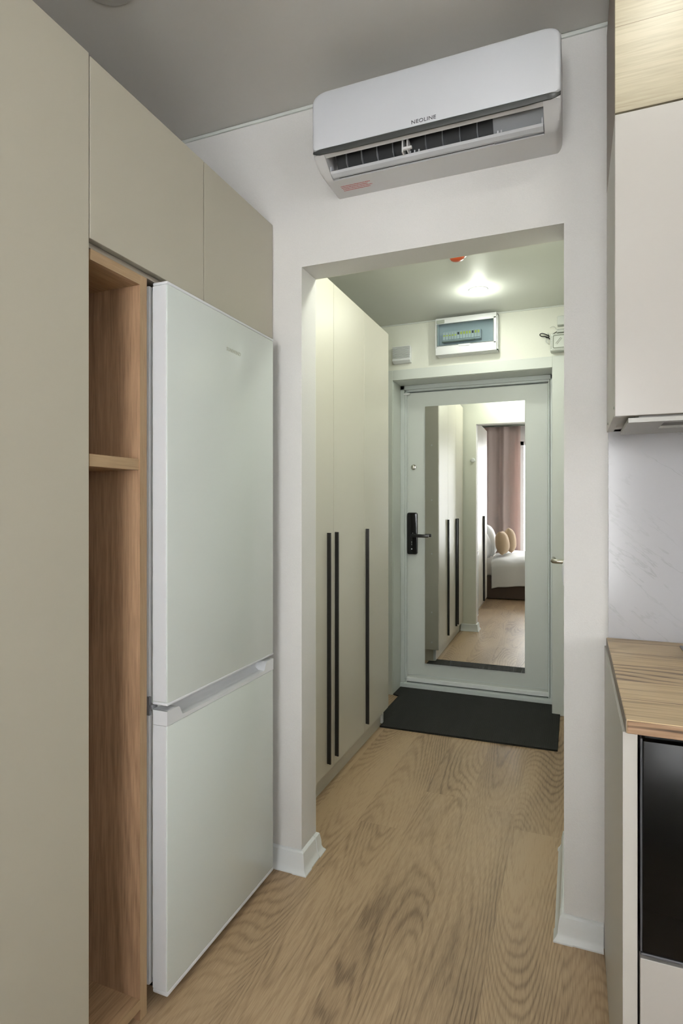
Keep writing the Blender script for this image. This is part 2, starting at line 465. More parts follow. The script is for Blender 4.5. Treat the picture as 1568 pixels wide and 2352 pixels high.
# ---- floor, ceilings, walls
struct('floor', B().box(XL, XR, YB, 4.05, -0.06, 0.0), 'floor_wood', 'light brown oak-look laminate floor running through the hall', 'floor')
struct('ceiling', B().box(XL - 0.1, XR + 0.1, YB - 0.1, YW + 0.02, ZC, ZC + 0.06), 'stretch_ceiling', 'grey satin ceiling of the near room', 'ceiling')
struct('ceiling', B().box(XL - 0.1, 0.1, YW + 0.02, 4.1, ZH, ZH + 0.30), 'hall_stretch_ceiling', 'satin ceiling of the entrance hall with the bright lamp', 'ceiling')
struct('wall_left', B().box(XL - 0.1, XL, YB - 0.1, 4.1, -0.06, ZC + 0.06), 'wall_paint', 'left wall behind the cabinets', 'wall')
struct('wall_right', B().box(XR, XR + 0.1, YB, -1.75, -0.06, ZC + 0.06).box(XR, XR + 0.1, -0.05, YW + 0.1, -0.06, ZC + 0.06)
       .box(XR, XR + 0.1, -1.75, -0.05, -0.06, 0.8).box(XR, XR + 0.1, -1.75, -0.05, 2.3, ZC + 0.06), 'wall_paint', 'right wall of the near room', 'wall')
b = B().box(XL, OX0, YW, YR, 0, ZC).box(OX1, XR, YW, YR, 0, ZC).box(OX0, OX1, YW, YR, OZ, ZC)
bmesh.ops.remove_doubles(b.bm, verts=b.bm.verts[:], dist=1e-5)
struct('wall_middle', b, 'wall_paint', 'white painted wall with the opening into the entrance hall', 'wall')
# wall facing the hall (thin plaster skin in the hall's warmer paint)
b = B().box(XL, OX0, YR, YR + 0.004, 0, ZH).box(OX1, 0.0, YR, YR + 0.004, 0, ZH).box(OX0, OX1, YR, YR + 0.004, OZ, ZH)
struct('wall_hall_side', b, 'hall_paint', 'hall side of the wall around the opening', 'wall')
# window wall
WX0, WX1, WZ0, WZ1 = -0.70, 0.40, 0.30, 2.32
b = B().box(XL, WX0, YB - 0.1, YB, 0, ZC).box(WX1, XR, YB - 0.1, YB, 0, ZC).box(WX0, WX1, YB - 0.1, YB, 0, WZ0).box(WX0, WX1, YB - 0.1, YB, WZ1, ZC)
struct('wall_back', b, 'wall_paint', 'window wall behind the bed, seen in the mirror', 'wall')
# hall end wall with entrance doorway, hall right wall
DX0, DX1, DZ = -1.125, -0.125, 2.085
b = B().box(XL, DX0, YH, YH + 0.32, 0, ZH).box(DX1, 0.1, YH, YH + 0.32, 0, ZH).box(DX0, DX1, YH, YH + 0.32, DZ, ZH)
struct('wall_front', b, 'hall_paint', 'end wall of the hall above the entrance door', 'wall')
BY0, BY1 = 2.36, 3.04      # bathroom door
b = B().box(OX1, 0.08, YR, BY0 - 0.04, 0, ZH).box(OX1, 0.08, BY1 + 0.04, YH, 0, ZH).box(OX1, 0.08, BY0 - 0.04, BY1 + 0.04, 2.04, ZH)
struct('wall_hall_right', b, 'hall_paint', 'right wall of the entrance hall', 'wall')

# ---- windows
w1 = root('window_1', (-0.2, YB - 0.05, WZ0), 'tall white window beside the taupe curtain', 'window', kind='structure')
fr = B()
for (a, c, e, f) in ((WX0, WX1, WZ0, WZ0 + .06), (WX0, WX1, WZ1 - .06, WZ1), (WX0, WX0 + .06, WZ0, WZ1), (WX1 - .06, WX1, WZ0, WZ1), (-0.235, -0.165, WZ0, WZ1)):
    fr.box(a, c, YB - .085, YB - .025, e, f)
fr.obj('window_frame', 'white_plastic', w1)
B().box(WX0 + .05, WX1 - .05, YB - .06, YB - .054, WZ0 + .05, WZ1 - .05).obj('pane', 'window_glass', w1)
w2 = root('added_window', (XR + .05, -0.9, 0.8), 'added unseen window in the right wall, letting in fill light', 'window', kind='structure')  # unseen window, added as the opening for the right-hand fill
fr = B()
for (a, c, e, f) in ((-1.75, -.05, .8, .86), (-1.75, -.05, 2.24, 2.3), (-1.75, -1.69, .8, 2.3), (-.11, -.05, .8, 2.3), (-.93, -.87, .8, 2.3)):
    fr.box(XR + .025, XR + .085, a, c, e, f)
fr.obj('window_frame', 'white_plastic', w2)
B().box(XR + .05, XR + .056, -1.70, -.10, .85, 2.25).obj('pane', 'window_glass', w2)

# ---- trims
b = B().box(XL, XR, YW - .007, YW, ZC - .012, ZC - .001, .0015)
struct('trim_1', b, 'casing_white', 'thin edge strip where the grey ceiling meets the white wall', 'trim')
b = B().box(XL, -0.0305, YH - .006, YH, ZH - .009, ZH - .001)
struct('trim_2', b, 'casing_white', 'thin edge strip of the hall ceiling', 'trim')

# ---- baseboards (moulded profile)
PROF = [(0.0, 0.0), (0.026, 0.0), (0.026, 0.004), (0.019, 0.013), (0.0155, 0.022), (0.0145, 0.042), (0.012, 0.055), (0.010, 0.066), (0.005, 0.0705), (0.0, 0.072)]
def sweep(b, path, prof=PROF, side=1):
    """mitred sweep of a profile (out, up) along floor path; out is to the side*left normal"""
    P = [Vector((p[0], p[1])) for p in path]
    t = bmesh.new(); rings = []
    for i, q in enumerate(P):
        ns = []
        if i > 0: d = (q - P[i - 1]).normalized(); ns.append(Vector((-d.y, d.x)) * side)
        if i < len(P) - 1: d = (P[i + 1] - q).normalized(); ns.append(Vector((-d.y, d.x)) * side)
        n = ns[0] if len(ns) == 1 else (ns[0] + ns[1]) / (1 + ns[0].dot(ns[1]))
        rings.append([t.verts.new((q.x + n.x * o, q.y + n.y * o, z)) for o, z in prof])
    k = len(prof)
    for i in range(len(rings) - 1):
        for j in range(k):
            t.faces.new((rings[i][j], rings[i][(j + 1) % k], rings[i + 1][(j + 1) % k], rings[i + 1][j]))
    t.faces.new(rings[0]); t.faces.new(rings[-1][::-1])
    bmesh.ops.recalc_face_normals(t, faces=t.faces[:])
    return b.add(t)
PROF2 = [(o * 1.10 if z < .06 else o + .0012, z + (.0012 if z > .05 else 0)) for o, z in PROF]
b = B()
sweep(b, [(-0.985, YW), (OX0, YW), (OX0, YR), (-1.02, YR)], side=-1)
ob = struct('baseboard_left', b, 'white_trim', 'white skirting wrapped around the left side of the opening', 'baseboard', smooth=True, angle=25)
b = B(); sweep(b, [(OX0 - .022, YW), (OX0, YW), (OX0, YW + .022)], PROF2, side=-1)
c = b.obj('corner_cap', 'white_trim', ob, smooth=True, angle=25)
b = B(); sweep(b, [(OX0, YR - .022), (OX0, YR), (OX0 - .022, YR)], PROF2, side=-1)
c = b.obj('corner_cap', 'white_trim', ob, smooth=True, angle=25)
b = B(); sweep(b, [(0.0745, YW), (OX1, YW), (OX1, 2.27)], side=1)
ob = struct('baseboard_right', b, 'white_trim', 'white skirting at the right side of the opening beside the kitchen unit', 'baseboard', smooth=True, angle=25)
b = B(); sweep(b, [(OX1 + .024, YW), (OX1, YW), (OX1, YW + .024)], PROF2, side=1)
b.obj('corner_cap', 'white_trim', ob, smooth=True, angle=25)
b = B(); sweep(b, [(OX1, 2.258), (OX1, 2.274)], PROF2, side=1)
b.obj('end_cap', 'white_trim', ob, smooth=True, angle=25)

# ---- entrance door
d1 = root('door_1', (-0.625, 3.9, 0), 'grey metal entrance door with a tall mirror at the end of the hall', 'door', kind='structure')
# white casing around the reveal
b = B()
b.box(DX0 - .075, DX0 + .002, YH - .014, YH + .001, 0, 2.150, .002)
b.box(DX1 - .002, DX1 + .088, YH - .014, YH + .001, 0, 2.150, .002)
b.box(DX0 + .002, DX1 - .002, YH - .014, YH + .001, DZ - .002, 2.150, .002)
b.box(DX0 - .004, DX0 + .004, YH, 3.912, 0, DZ).box(DX1 - .004, DX1 + .004, YH, 3.912, 0, DZ).box(DX0, DX1, YH, 3.912, DZ - .004, DZ + .004)
b.obj('door_casing', 'casing_white', d1)
# steel frame: stepped profile
b = B()
for (o, wd, y0, y1) in ((0.004, .028, 3.905, 4.02), (.030, .014, 3.922, 4.02)):
    b.box(DX0 + o, DX0 + o + wd, y0, y1, 0.0, DZ - o, .002)
    b.box(DX1 - .8 * o - wd * .62, DX1 - .8 * o, y0, y1, 0.0, DZ - o, .002)
    b.box(DX0 + o, DX1 - o, y0, y1, DZ - o - wd, DZ - o, .002)
b.box(DX0 + .004, DX1 - .004, 3.890, 4.02, 0.0, 0.034, .002)
b.obj('door_frame', 'door_frame_grey', d1)
b = B().box(DX0 + .02, DX1 - .01, 3.955, 4.02, .02, DZ - .02)
b.obj('gasket', 'door_gasket', d1)
LX0, LX1, LZ0, LZ1, LY = -1.090, -0.158, 0.046, 2.034, 3.938
b = B().box(LX0, LX1, LY, LY + .05, LZ0, LZ1, .003)
leaf = b.obj('door_leaf', 'door_grey', d1)
b = B().box(LX0 - .002, LX1 + .003, LY - .016, LY + .01, LZ0 - .004, LZ0 + .022, .003)
b.obj('bottom_lip', 'white_trim', leaf)
b = B().box(LX0 + .004, LX1 - .004, LY - .0025, LY + .001, LZ0 + .040, LZ0 + .044).box(LX0 + .012, LX0 + .015, LY - .0025, LY + .001, LZ0 + .04, LZ1 - .012).box(LX1 - .015, LX1 - .012, LY - .0025, LY + .001, LZ0 + .04, LZ1 - .012)
b.obj('pressed_line', 'door_frame_grey', leaf)
# mirror, very slightly out of true
MX0, MX1, MZ0, MZ1 = -0.952, -0.300, 0.176, 1.932
MIR_A = 0.012
t = B().box(MX0 - (MX0 + MX1) / 2, MX1 - (MX0 + MX1) / 2, -0.0025, 0.0025, MZ0, MZ1)
t.bm.transform(Matrix.Translation(Vector(((MX0 + MX1) / 2, LY - .009, 0))) @ Matrix.Rotation(MIR_A, 4, 'Z'))
mo = t.obj('mirror', 'mirror_glass', leaf)
b = B().box(MX0 + .01, MX1 - .01, LY - .0035, LY + .002, MZ0 + .01, MZ1 - .01).obj('mirror_backing', 'gap_dark', leaf)
# thumb turn
b = B().lathe([(0, 0), (.0185, 0), (.0185, .004), (.016, .007), (.010, .008), (.009, .009), (0, .009)], (-1.036, LY, 1.521), '-y')
tt = b.obj('thumb_turn', 'chrome', leaf, smooth=True)
b = B().box(-1.0385, -1.0335, LY - .022, LY - .008, 1.508, 1.534, .002).obj('turn_lever', 'chrome', tt)
# electronic lock
lk = B().prism(rrect(-1.0755, -1.006, .920, 1.207, .012), 1, LY - .026, LY, .003).obj('lock_plate', 'black_gloss', leaf, smooth=True)
b = B()
b.tube([(-1.030, LY - .024, 1.049), (-1.030, LY - .060, 1.049)], .010, 16)
b.box(-1.040, -0.918, LY - .066, LY - .053, 1.038, 1.060, .004)
b.obj('lever_handle', 'black_metal', lk, smooth=True)
b = B()
b.lathe([(0, 0), (.0042, 0), (.0042, .0012), (0, .0012)], (-1.043, LY - .026, .957), '-y', 20)
b.lathe([(0, 0), (.0022, 0), (.0022, .0012), (0, .0012)], (-1.035, LY - .026, 1.066), '-y', 16)
for z in (.985, .996, 1.004): b.box(-1.044, -1.042, LY - .0272, LY - .026, z, z + .005)
b.obj('lock_light', 'white_plastic', lk)
B().box(-1.100, -1.055, LY - .036, LY - .016, 2.018, 2.030, .003).obj('contact_sensor', 'white_plastic', leaf)

# ---- bathroom door in the hall's right wall
d2 = root('door_2', (OX1, (BY0 + BY1) / 2, 0), 'white door in the hall side wall, only its lever handle in sight', 'door', kind='structure')
b = B().box(OX1 - .005, .08, BY0 - .05, BY0, 0, 2.05, .001).box(OX1 - .005, .08, BY1, BY1 + .05, 0, 2.05, .001).box(OX1 - .005, .08, BY0 - .05, BY1 + .05, 2.0, 2.05, .001)
b.obj('door_frame', 'casing_white', d2)
lf = B().box(OX1 + .006, .045, BY0 + .002, BY1 - .002, .008, 1.998, .002).obj('door_leaf', 'casing_white', d2)
b = B()
hy = BY0 + .07
b.lathe([(0, 0), (.024, 0), (.024, .005), (.019, .008), (0, .008)], (OX1 + .006, hy, 1.035), '-x')
pp = [(OX1 - .002, hy, 1.035), (OX1 - .035, hy, 1.035)]
for k in range(7):
    a = radians(90 * k / 6); pp.append((OX1 - .035 - .016 * sin(a), hy + .016 * (1 - cos(a)), 1.035))
pp += [(OX1 - .051, hy + .115, 1.035)]
b.tube(pp, .0085, 14)
b.obj('door_handle', 'satin_steel', lf, smooth=True)

# ================================================================= LEFT RUN
XF = -0.98
# tall cabinet nearest the camera
NY0, NY1, NTH = .9765, 1.160, .0235
t = root('tall_cabinet', (XF - .29, .49, 0), 'tall beige cabinet filling the left edge of the view', 'cabinet')
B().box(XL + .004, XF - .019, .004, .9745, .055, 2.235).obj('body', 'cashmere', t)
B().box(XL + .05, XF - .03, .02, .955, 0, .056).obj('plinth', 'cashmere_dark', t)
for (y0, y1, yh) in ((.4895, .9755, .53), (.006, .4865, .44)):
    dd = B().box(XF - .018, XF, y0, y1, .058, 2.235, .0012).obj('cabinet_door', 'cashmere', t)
    if yh < .5:
        B().box(XF, XF + .026, yh - .007, yh + .007, .075, 1.13, .002).obj('handle', 'black_metal', dd)
# open oak niche shelf unit
t = root('shelf_unit', (XF - .29, 1.07, 0), 'narrow open oak shelf unit between the tall cabinet and the fridge', 'shelf unit')
def side(name, y0, y1):
    xf = XF - .0005 if y0 > 1 else XF - .012
    o = B().box(XL + .01, xf, y0, y1, 0, 1.812).obj(name, 'niche_oak', t)
    return o
s1 = side('side_panel', NY0, NY0 + .004)
s2 = side('side_panel', NY1 - NTH, NY1)
for (s, y0, y1) in ((s2, NY1 - NTH, NY1),):
    B().box(XF - .0008, XF, y0, y1, 0, 1.812).obj('edge_band', 'niche_edge', s)
B().box(XL + .005, XL + .012, NY0, NY1, 0, 1.81).obj('back_panel', 'niche_oak', t)
for nm, z0, z1 in (('top_panel', 1.788, 1.812), ('shelf', 1.338, 1.365), ('bottom_panel', .028, .052)):
    o = B().box(XL + .012, XF - .001 - (.004 if nm == 'shelf' else 0), NY0 + .004, NY1 - NTH, z0, z1).obj(nm, 'niche_oak_flat', t)
    B().box(XF - .0012 - (.004 if nm == 'shelf' else 0), XF - (.004 if nm == 'shelf' else 0), NY0 + .004, NY1 - NTH, z0, z1).obj('edge_band', 'niche_edge_flat', o)
B().box(XL + .012, XF - .04, NY0 + .004, NY1 - NTH, 0, .028).obj('plinth', 'niche_oak', t)
# wall cabinet over niche and fridge
NY0 = .977
t = root('wall_cabinet', (XF - .29, 1.39, 1.834), 'beige two-door wall cabinet above the fridge and shelf niche', 'cabinet')
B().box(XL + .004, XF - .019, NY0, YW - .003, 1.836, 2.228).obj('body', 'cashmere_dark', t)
for (y0, y1) in ((.9785, 1.3975), (1.4005, YW - .004)):
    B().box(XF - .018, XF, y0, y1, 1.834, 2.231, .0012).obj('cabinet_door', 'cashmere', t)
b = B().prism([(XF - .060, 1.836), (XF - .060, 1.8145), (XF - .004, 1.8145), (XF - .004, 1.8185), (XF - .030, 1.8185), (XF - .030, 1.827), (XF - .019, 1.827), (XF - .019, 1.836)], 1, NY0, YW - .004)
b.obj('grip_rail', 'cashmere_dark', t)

# ---- fridge
FX, FY0, FY1 = -0.94, 1.188, 1.737
t = root('fridge', (-1.26, 1.46, 0), 'tall white two-door fridge standing beside the oak niche', 'fridge')
b = B().box(XL + .03, -0.993, FY0 - .004, FY1 + .004, .045, 1.805, .004)
b.obj('body', 'fridge_side', t, smooth=True)
B().box(-0.994, -0.985, FY0 + .006, FY1 - .006, .06, 1.795).obj('door_seal', 'casing_white', t)
for xx in (-1.03, -1.5):
    for yy in (FY0 + .06, FY1 - .06):
        B().lathe([(0, 0), (.016, 0), (.016, .02), (.012, .046), (0, .046)], (xx, yy, 0), 'z', 16).obj('foot', 'gap_dark', t)
ud = B().box(-0.985, FX, FY0, FY1, .757, 1.804, .004).obj('upper_door', 'fridge_white', t, smooth=True)
B().box(-0.985, FX + .0006, FY0 - .001, FY1 + .001, 1.803, 1.811, .003).obj('top_cap', 'fridge_side', ud, smooth=True)
B().box(-0.985, FX + .0006, FY0 - .001, FY1 + .001, .753, .760, .002).obj('bottom_cap', 'fridge_side', ud, smooth=True)
B().box(-0.9845, FX - .003, FY0 - .0015, FY0 + .003, .762, 1.802, .001).obj('side_trim', 'fridge_side', ud)
ld = B().box(-0.985, FX, FY0, FY1, .040, .703, .004).obj('lower_door', 'fridge_white', t, smooth=True)
B().box(-0.985, FX + .0006, FY0 - .001, FY1 + .001, .030, .041, .003).obj('bottom_cap', 'fridge_side', ld, smooth=True)
B().box(-0.9845, FX - .003, FY0 - .0015, FY0 + .003, .042, .702, .001).obj('side_trim', 'fridge_side', ld)
# handle cap with scooped recess on top of the lower door
def scoop(u, v):
    # u along y, v across: 0 back-bottom .. 1 front
    y = FY0 + u * (FY1 - FY0)
    e = min(max((min(y - FY0, FY1 - y) - .040) / .022, 0), 1)
    e = e * e * (3 - 2 * e)
    mid = 1 - (2 * u - 1) ** 2
    lip = .7405 + e * (-.0245 - .004 * mid)
    prof0 = [(-.985, .740), (-.975, .7405), (-.960, .7405), (-.948, .7405), (FX, .740), (FX, .703)]
    prof1 = [(-.985, .740), (-.980, .739), (-.974, .724), (-.963, .7145), (FX, lip), (FX, .703)]
    k = v * 5; i = min(int(k), 4); f = k - i
    def lp(P): return (P[i][0] + (P[i + 1][0] - P[i][0]) * f, P[i][1] + (P[i + 1][1] - P[i][1]) * f)
    a, c = lp(prof0), lp(prof1)
    return (a[0] + (c[0] - a[0]) * e, y, a[1] + (c[1] - a[1]) * e)
b = B().grid(scoop, 90, 20)
b.box(-0.985, -0.9845, FY0, FY1, .703, .739).box(-0.9848, FX - .0004, FY0, FY0 + .0015, .703, .739).box(-0.9848, FX - .0004, FY1 - .0015, FY1, .703, .739)
b.obj('handle_cap', 'fridge_side', ld, smooth=True, angle=40)
B().box(-1.000, -0.983, FY0 - .006, FY0 + .016, .7415, .7520, .001).box(-1.004, -.990, FY0 - .0065, FY0 + .0, .725, .772, .001).obj('hinge', 'ac_grey', t)
Mt = Matrix(((0, 0, 1, FX + .0002), (1, 0, 0, 1.453), (0, 1, 0, 1.7035), (0, 0, 0, 1)))
text_mesh('logo', 'SUNWIND', 'print_grey', ud, Mt, size=.0155, extrude=.0004, sx=1.0, spacing=1.08)

# ================================================================= HALL WARDROBE
XW = -1.03
XW = -.995
t = root('wardrobe', (-1.28, 2.6, 0), 'beige three-door hall wardrobe with long black bar handles', 'wardrobe')
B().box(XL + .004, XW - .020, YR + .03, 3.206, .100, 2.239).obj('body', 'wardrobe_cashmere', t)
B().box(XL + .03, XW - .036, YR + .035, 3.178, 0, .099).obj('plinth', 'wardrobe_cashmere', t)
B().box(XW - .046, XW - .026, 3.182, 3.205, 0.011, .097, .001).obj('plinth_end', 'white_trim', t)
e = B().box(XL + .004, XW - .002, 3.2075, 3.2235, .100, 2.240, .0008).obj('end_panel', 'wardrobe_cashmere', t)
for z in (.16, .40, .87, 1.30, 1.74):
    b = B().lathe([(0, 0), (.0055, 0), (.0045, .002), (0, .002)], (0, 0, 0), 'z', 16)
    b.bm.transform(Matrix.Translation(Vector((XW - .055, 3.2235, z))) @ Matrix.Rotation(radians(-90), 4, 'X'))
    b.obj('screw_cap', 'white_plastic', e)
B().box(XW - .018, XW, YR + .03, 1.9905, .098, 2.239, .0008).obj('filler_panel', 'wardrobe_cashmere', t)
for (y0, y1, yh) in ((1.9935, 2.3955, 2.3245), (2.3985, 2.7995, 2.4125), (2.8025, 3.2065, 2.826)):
    dd = B().box(XW - .018, XW, y0, y1, .098, 2.239, .0010).obj('wardrobe_door', 'wardrobe_cashmere', t)
    hb = B().prism([(XW + .000, yh + .0005), (XW + .000, yh - .002), (XW + .010, yh - .002), (XW + .010, yh - .0045), (XW + .0175, yh - .0045), (XW + .018, yh - .004), (XW + .018, yh + .003), (XW + .0175, yh + .0035), (XW + .0145, yh + .0035), (XW + .0145, yh + .0005)], 2, .137, 1.1355)
    hb.obj('handle', 'black_metal', dd)

# ---- doormat
b = B().prism([(-1.026, 3.150), (-0.083, 3.172), (-0.083, 3.720), (-.129, 3.722), (-.130, 3.888), (-1.117, 3.888), (-1.118, 3.722), (-1.075, 3.700), (-1.075, 3.215), (-1.026, 3.210)], 2, 0.0, .010, .002)
o = b.obj('doormat', 'mat_black')
tag(recentre(o, (-.6, 3.5, 0)), 'black ribbed doormat in front of the entrance door', 'doormat')

# ---- hall ceiling lamp
t = root('ceiling_lamp', (HALL_LAMP[0], HALL_LAMP[1], ZH), 'bright round lamp glowing on the hall ceiling', 'lamp')
B().lathe([(.052, 0), (.052, -.004), (.044, -.008), (.038, -.008), (.038, 0)], (HALL_LAMP[0], HALL_LAMP[1], ZH), 'z').obj('lamp_ring', 'white_plastic', t, smooth=True)
B().lathe([(0, -.020), (.018, -.019), (.030, -.014), (.037, -.006), (.037, 0), (0, 0)], (HALL_LAMP[0], HALL_LAMP[1], ZH), 'z').obj('diffuser', 'lamp_white', t, smooth=True)
t = root('ceiling_lamp', (-.45, 2.17, ZH), 'round hall ceiling lamp hidden just behind the top of the opening', 'lamp')
B().lathe([(.052, 0), (.052, -.004), (.044, -.008), (.038, -.008), (.038, 0)], (-.45, 2.17, ZH), 'z').obj('lamp_ring', 'white_plastic', t, smooth=True)
B().lathe([(0, -.020), (.018, -.019), (.030, -.014), (.037, -.006), (.037, 0), (0, 0)], (-.45, 2.17, ZH), 'z').obj('diffuser', 'lamp_white', t, smooth=True)
for i, (lx, ly) in enumerate(KIT_LAMPS):  # fixtures after the first are added, out of view
    t = root('ceiling_lamp', (lx, ly, ZC), ('round recessed ceiling lamp above the worktop', 'added unseen fill lamp on the ceiling near the window wall', 'added unseen fill lamp on the ceiling near the added right window')[i], 'lamp')
    B().lathe([(.056, 0), (.056, -.004), (.048, -.008), (.042, -.008), (.042, 0)], (lx, ly, ZC), 'z').obj('lamp_ring', 'white_plastic', t, smooth=True)
    B().lathe([(0, -.012), (.020, -.011), (.036, -.008), (.041, -.004), (.041, 0), (0, 0)], (lx, ly, ZC), 'z').obj('diffuser', 'kitchen_lamp_white', t, smooth=True)
# ---- ceiling vent at the top edge
vc = (-1.132, 1.170)
t = root('ceiling_vent', (vc[0], vc[1], ZC), 'round slatted vent in the grey ceiling at the top edge', 'vent')
B().lathe([(.084, 0), (.084, -.003), (.078, -.007), (.058, -.009), (.055, -.007), (.055, 0)], (vc[0], vc[1], ZC), 'z').obj('rim', 'stretch_ceiling', t, smooth=True)
B().lathe([(0, 0), (.055, 0), (.055, -.002), (0, -.002)], (vc[0], vc[1], ZC), 'z').obj('backing', 'gap_dark', t)
b = B()
for k in range(-5, 6):
    d = k * .0095; hl = math.sqrt(max(.054 ** 2 - d * d, 0))
    b.prism([(vc[1] + d - .0028, ZC - .012), (vc[1] + d + .0018, ZC - .012), (vc[1] + d + .0032, ZC - .003), (vc[1] + d - .001, ZC - .003)], 0, vc[0] - hl, vc[0] + hl)
b.lathe([(.056, -.004), (.056, -.012), (.050, -.013), (.050, -.004)], (vc[0], vc[1], ZC), 'z')
b.bm.transform(Matrix.Translation(Vector((vc[0], vc[1], 0))) @ Matrix.Rotation(radians(-48), 4, 'Z') @ Matrix.Translation(Vector((-vc[0], -vc[1], 0))))
b.obj('grille', 'white_plastic', t)
# ---- red smoke alarm
t = root('smoke_alarm', (-0.523, 2.795, ZH), 'small round orange-red alarm on the hall ceiling behind the opening', 'alarm')
B().lathe([(0, 0), (.046, 0), (.046, -.010), (.040, -.013), (0, -.013)], (-.523, 2.795, ZH), 'z').obj('base', 'white_plastic', t, smooth=True)
B().lathe([(0, -.034), (.016, -.033), (.030, -.027), (.038, -.013), (0, -.013)], (-.523, 2.795, ZH), 'z').obj('cover', 'alarm_red', t, smooth=True)

# ---- distribution box
t = root('distribution_box', (-.632, YH, 2.32), 'white electrical distribution box with a tinted window above the entrance door', 'electrical box')
BX0, BX1, BZ0, BZ1, BYF = -.822, -.445, 2.206, 2.438, 3.662
wx0, wx1, wz0, wz1 = -.812, -.462, 2.262, 2.400
b = B()
b.box(BX0, BX1, BYF, BYF + .02, wz1, BZ1, .004).box(BX0, BX1, BYF, BYF + .02, BZ0, wz0, .004)
b.box(BX0, wx0, BYF, BYF + .02, wz0 - .01, wz1 + .01).box(wx1, BX1, BYF, BYF + .02, wz0 - .01, wz1 + .01)
b.box(BX0 + .006, BX1 + .006, BYF + .018, YH, BZ0 - .002, BZ0 + .01).box(BX0 + .006, BX1 + .006, BYF + .018, YH, BZ1 - .012, BZ1 - .004)
b.box(BX0 + .006, BX0 + .014, BYF + .018, YH, BZ0, BZ1 - .006).box(BX1 - .002, BX1 + .006, BYF + .018, YH, BZ0, BZ1 - .006)
b.obj('housing', 'white_plastic', t, smooth=True)
B().box(BX0 + .012, BX1, YH - .012, YH - .004, BZ0 + .006, BZ1 - .01).box(wx0 + .03, wx1 - .08, BYF + .016, YH - .012, 2.292, 2.352).obj('inner_plate', 'panel_backing', t)
for k in range(13):
    x = wx0 + .036 + k * .0178
    hgt = .030 if k not in (4, 8) else .016
    bk = B().box(x, x + .0165, BYF + .008, BYF + .017, 2.300, 2.346, .001).obj('breaker', 'breaker_grey', t)
    B().box(x + .003, x + .0135, BYF + .0068, BYF + .0085, 2.322 if k < 5 else 2.326, 2.322 + .008 if k < 5 else 2.342).obj('marking', 'breaker_yellow' if k not in (5, 10) else 'print_dark', bk)
B().box(wx0 + .03, wx1 - .115, BYF + .006, BYF + .0165, 2.284, 2.292).obj('busbar', 'device_grey', t)
cv = B().prism(rrect(wx0, wx1, wz0, wz1, .004), 1, BYF - .003, BYF + .001).obj('cover', 'tinted_cover', t)
b = B().box(wx0 - .001, wx0 + .002, BYF - .004, BYF + .006, wz0, wz1).box(wx1 - .002, wx1 + .001, BYF - .004, BYF + .006, wz0, wz1).box(wx0, wx1, BYF - .004, BYF + .006, wz0 - .001, wz0 + .0015).box(wx0, wx1, BYF - .0035, BYF + .003, wz1 - .0015, wz1 + .0005)
b.obj('cover_rim', 'door_gasket', cv)
B().prism([(-.680, wz0 - .0005), (-.601, wz0 - .0005), (-.609, wz0 - .011), (-.672, wz0 - .011)], 1, BYF - .005, BYF + .002, .001).obj('latch', 'white_plastic', cv)
st = B().box(-.815, -.765, BYF - .0008, BYF, 2.404, 2.426).obj('sticker', 'sticker_grey', t)
b = B()
for r in range(3):
    for q in range(6): b.box(-.811 + q * .0074, -.8055 + q * .0074, BYF - .0012, BYF - .0008, 2.408 + r * .0062, 2.4105 + r * .0062)
b.obj('printing', 'casing_white', st)

# ---- ribbed doorbell / sounder
t = root('door_chime', (-1.055, YH, 2.235), 'small white ribbed chime box on the wall at the upper left of the entrance door', 'chime')
b = B()
b.prism([(YH, 2.190), (YH - .028, 2.190), (YH - .046, 2.203), (YH - .046, 2.216), (YH - .036, 2.217), (YH - .036, 2.298), (YH, 2.298)], 0, -1.116, -.995, .003)
b.obj('case', 'white_plastic', t)
b = B()
for k in range(11):
    z = 2.2195 + k * .0072
    b.box(-1.114, -.997, YH - .046, YH - .034, z, z + .0034, .0008)
b.obj('ribs', 'white_plastic', t)

# ---- security devices at the upper right
t = root('intercom_unit', (-.08, YH, 2.21), 'white square unit with a grey rounded frame, hanging above the right door casing', 'intercom')
IX0, IX1 = -.137, -.034
B().box(IX0, IX1, YH - .062, YH, 2.170, 2.272, .006).obj('case', 'casing_white', t, smooth=True)
b = B()
outer = rrect(IX0 + .014, IX1 - .010, 2.183, 2.262, .009)
inner = rrect(IX0 + .019, IX1 - .015, 2.188, 2.257, .006)
tb = bmesh.new()
for y in (YH - .0645, YH - .0615):
    pass
vo = [tb.verts.new((p[0], YH - .065, p[1])) for p in outer]; vi = [tb.verts.new((p[0], YH - .065, p[1])) for p in inner]
vo2 = [tb.verts.new((p[0], YH - .061, p[1])) for p in outer]; vi2 = [tb.verts.new((p[0], YH - .061, p[1])) for p in inner]
n = len(vo)
for i in range(n):
    j = (i + 1) % n
    tb.faces.new((vo[i], vo[j], vi[j], vi[i])); tb.faces.new((vo[j], vo[i], vo2[i], vo2[j])); tb.faces.new((vi[i], vi[j], vi2[j], vi2[i]))
bmesh.ops.recalc_face_normals(tb, faces=tb.faces[:])
b.add(tb).obj('frame_ring', 'device_grey', t)
b = B()
for k in range(13):
    x = IX0 + .014 + k * .006
    b.box(x, x + .0022, YH - .0632, YH - .060, 2.2655, 2.2695).box(x, x + .0022, YH - .0632, YH - .060, 2.1745, 2.1785)
for k in range(13):
    z = 2.184 + k * .006
    b.box(IX0 + .0035, IX0 + .0085, YH - .0632, YH - .060, z, z + .0022)
b.obj('vent_slots', 'device_grey', t)
b = B()
for (x0, z0, x1, z1) in ((-.106, 2.212, -.078, 2.246), (-.100, 2.207, -.072, 2.241)):
    b.tube([(x0, YH - .063, z0), (x1, YH - .063, z1)], .0013, 6)
b.obj('emblem', 'device_grey', t)
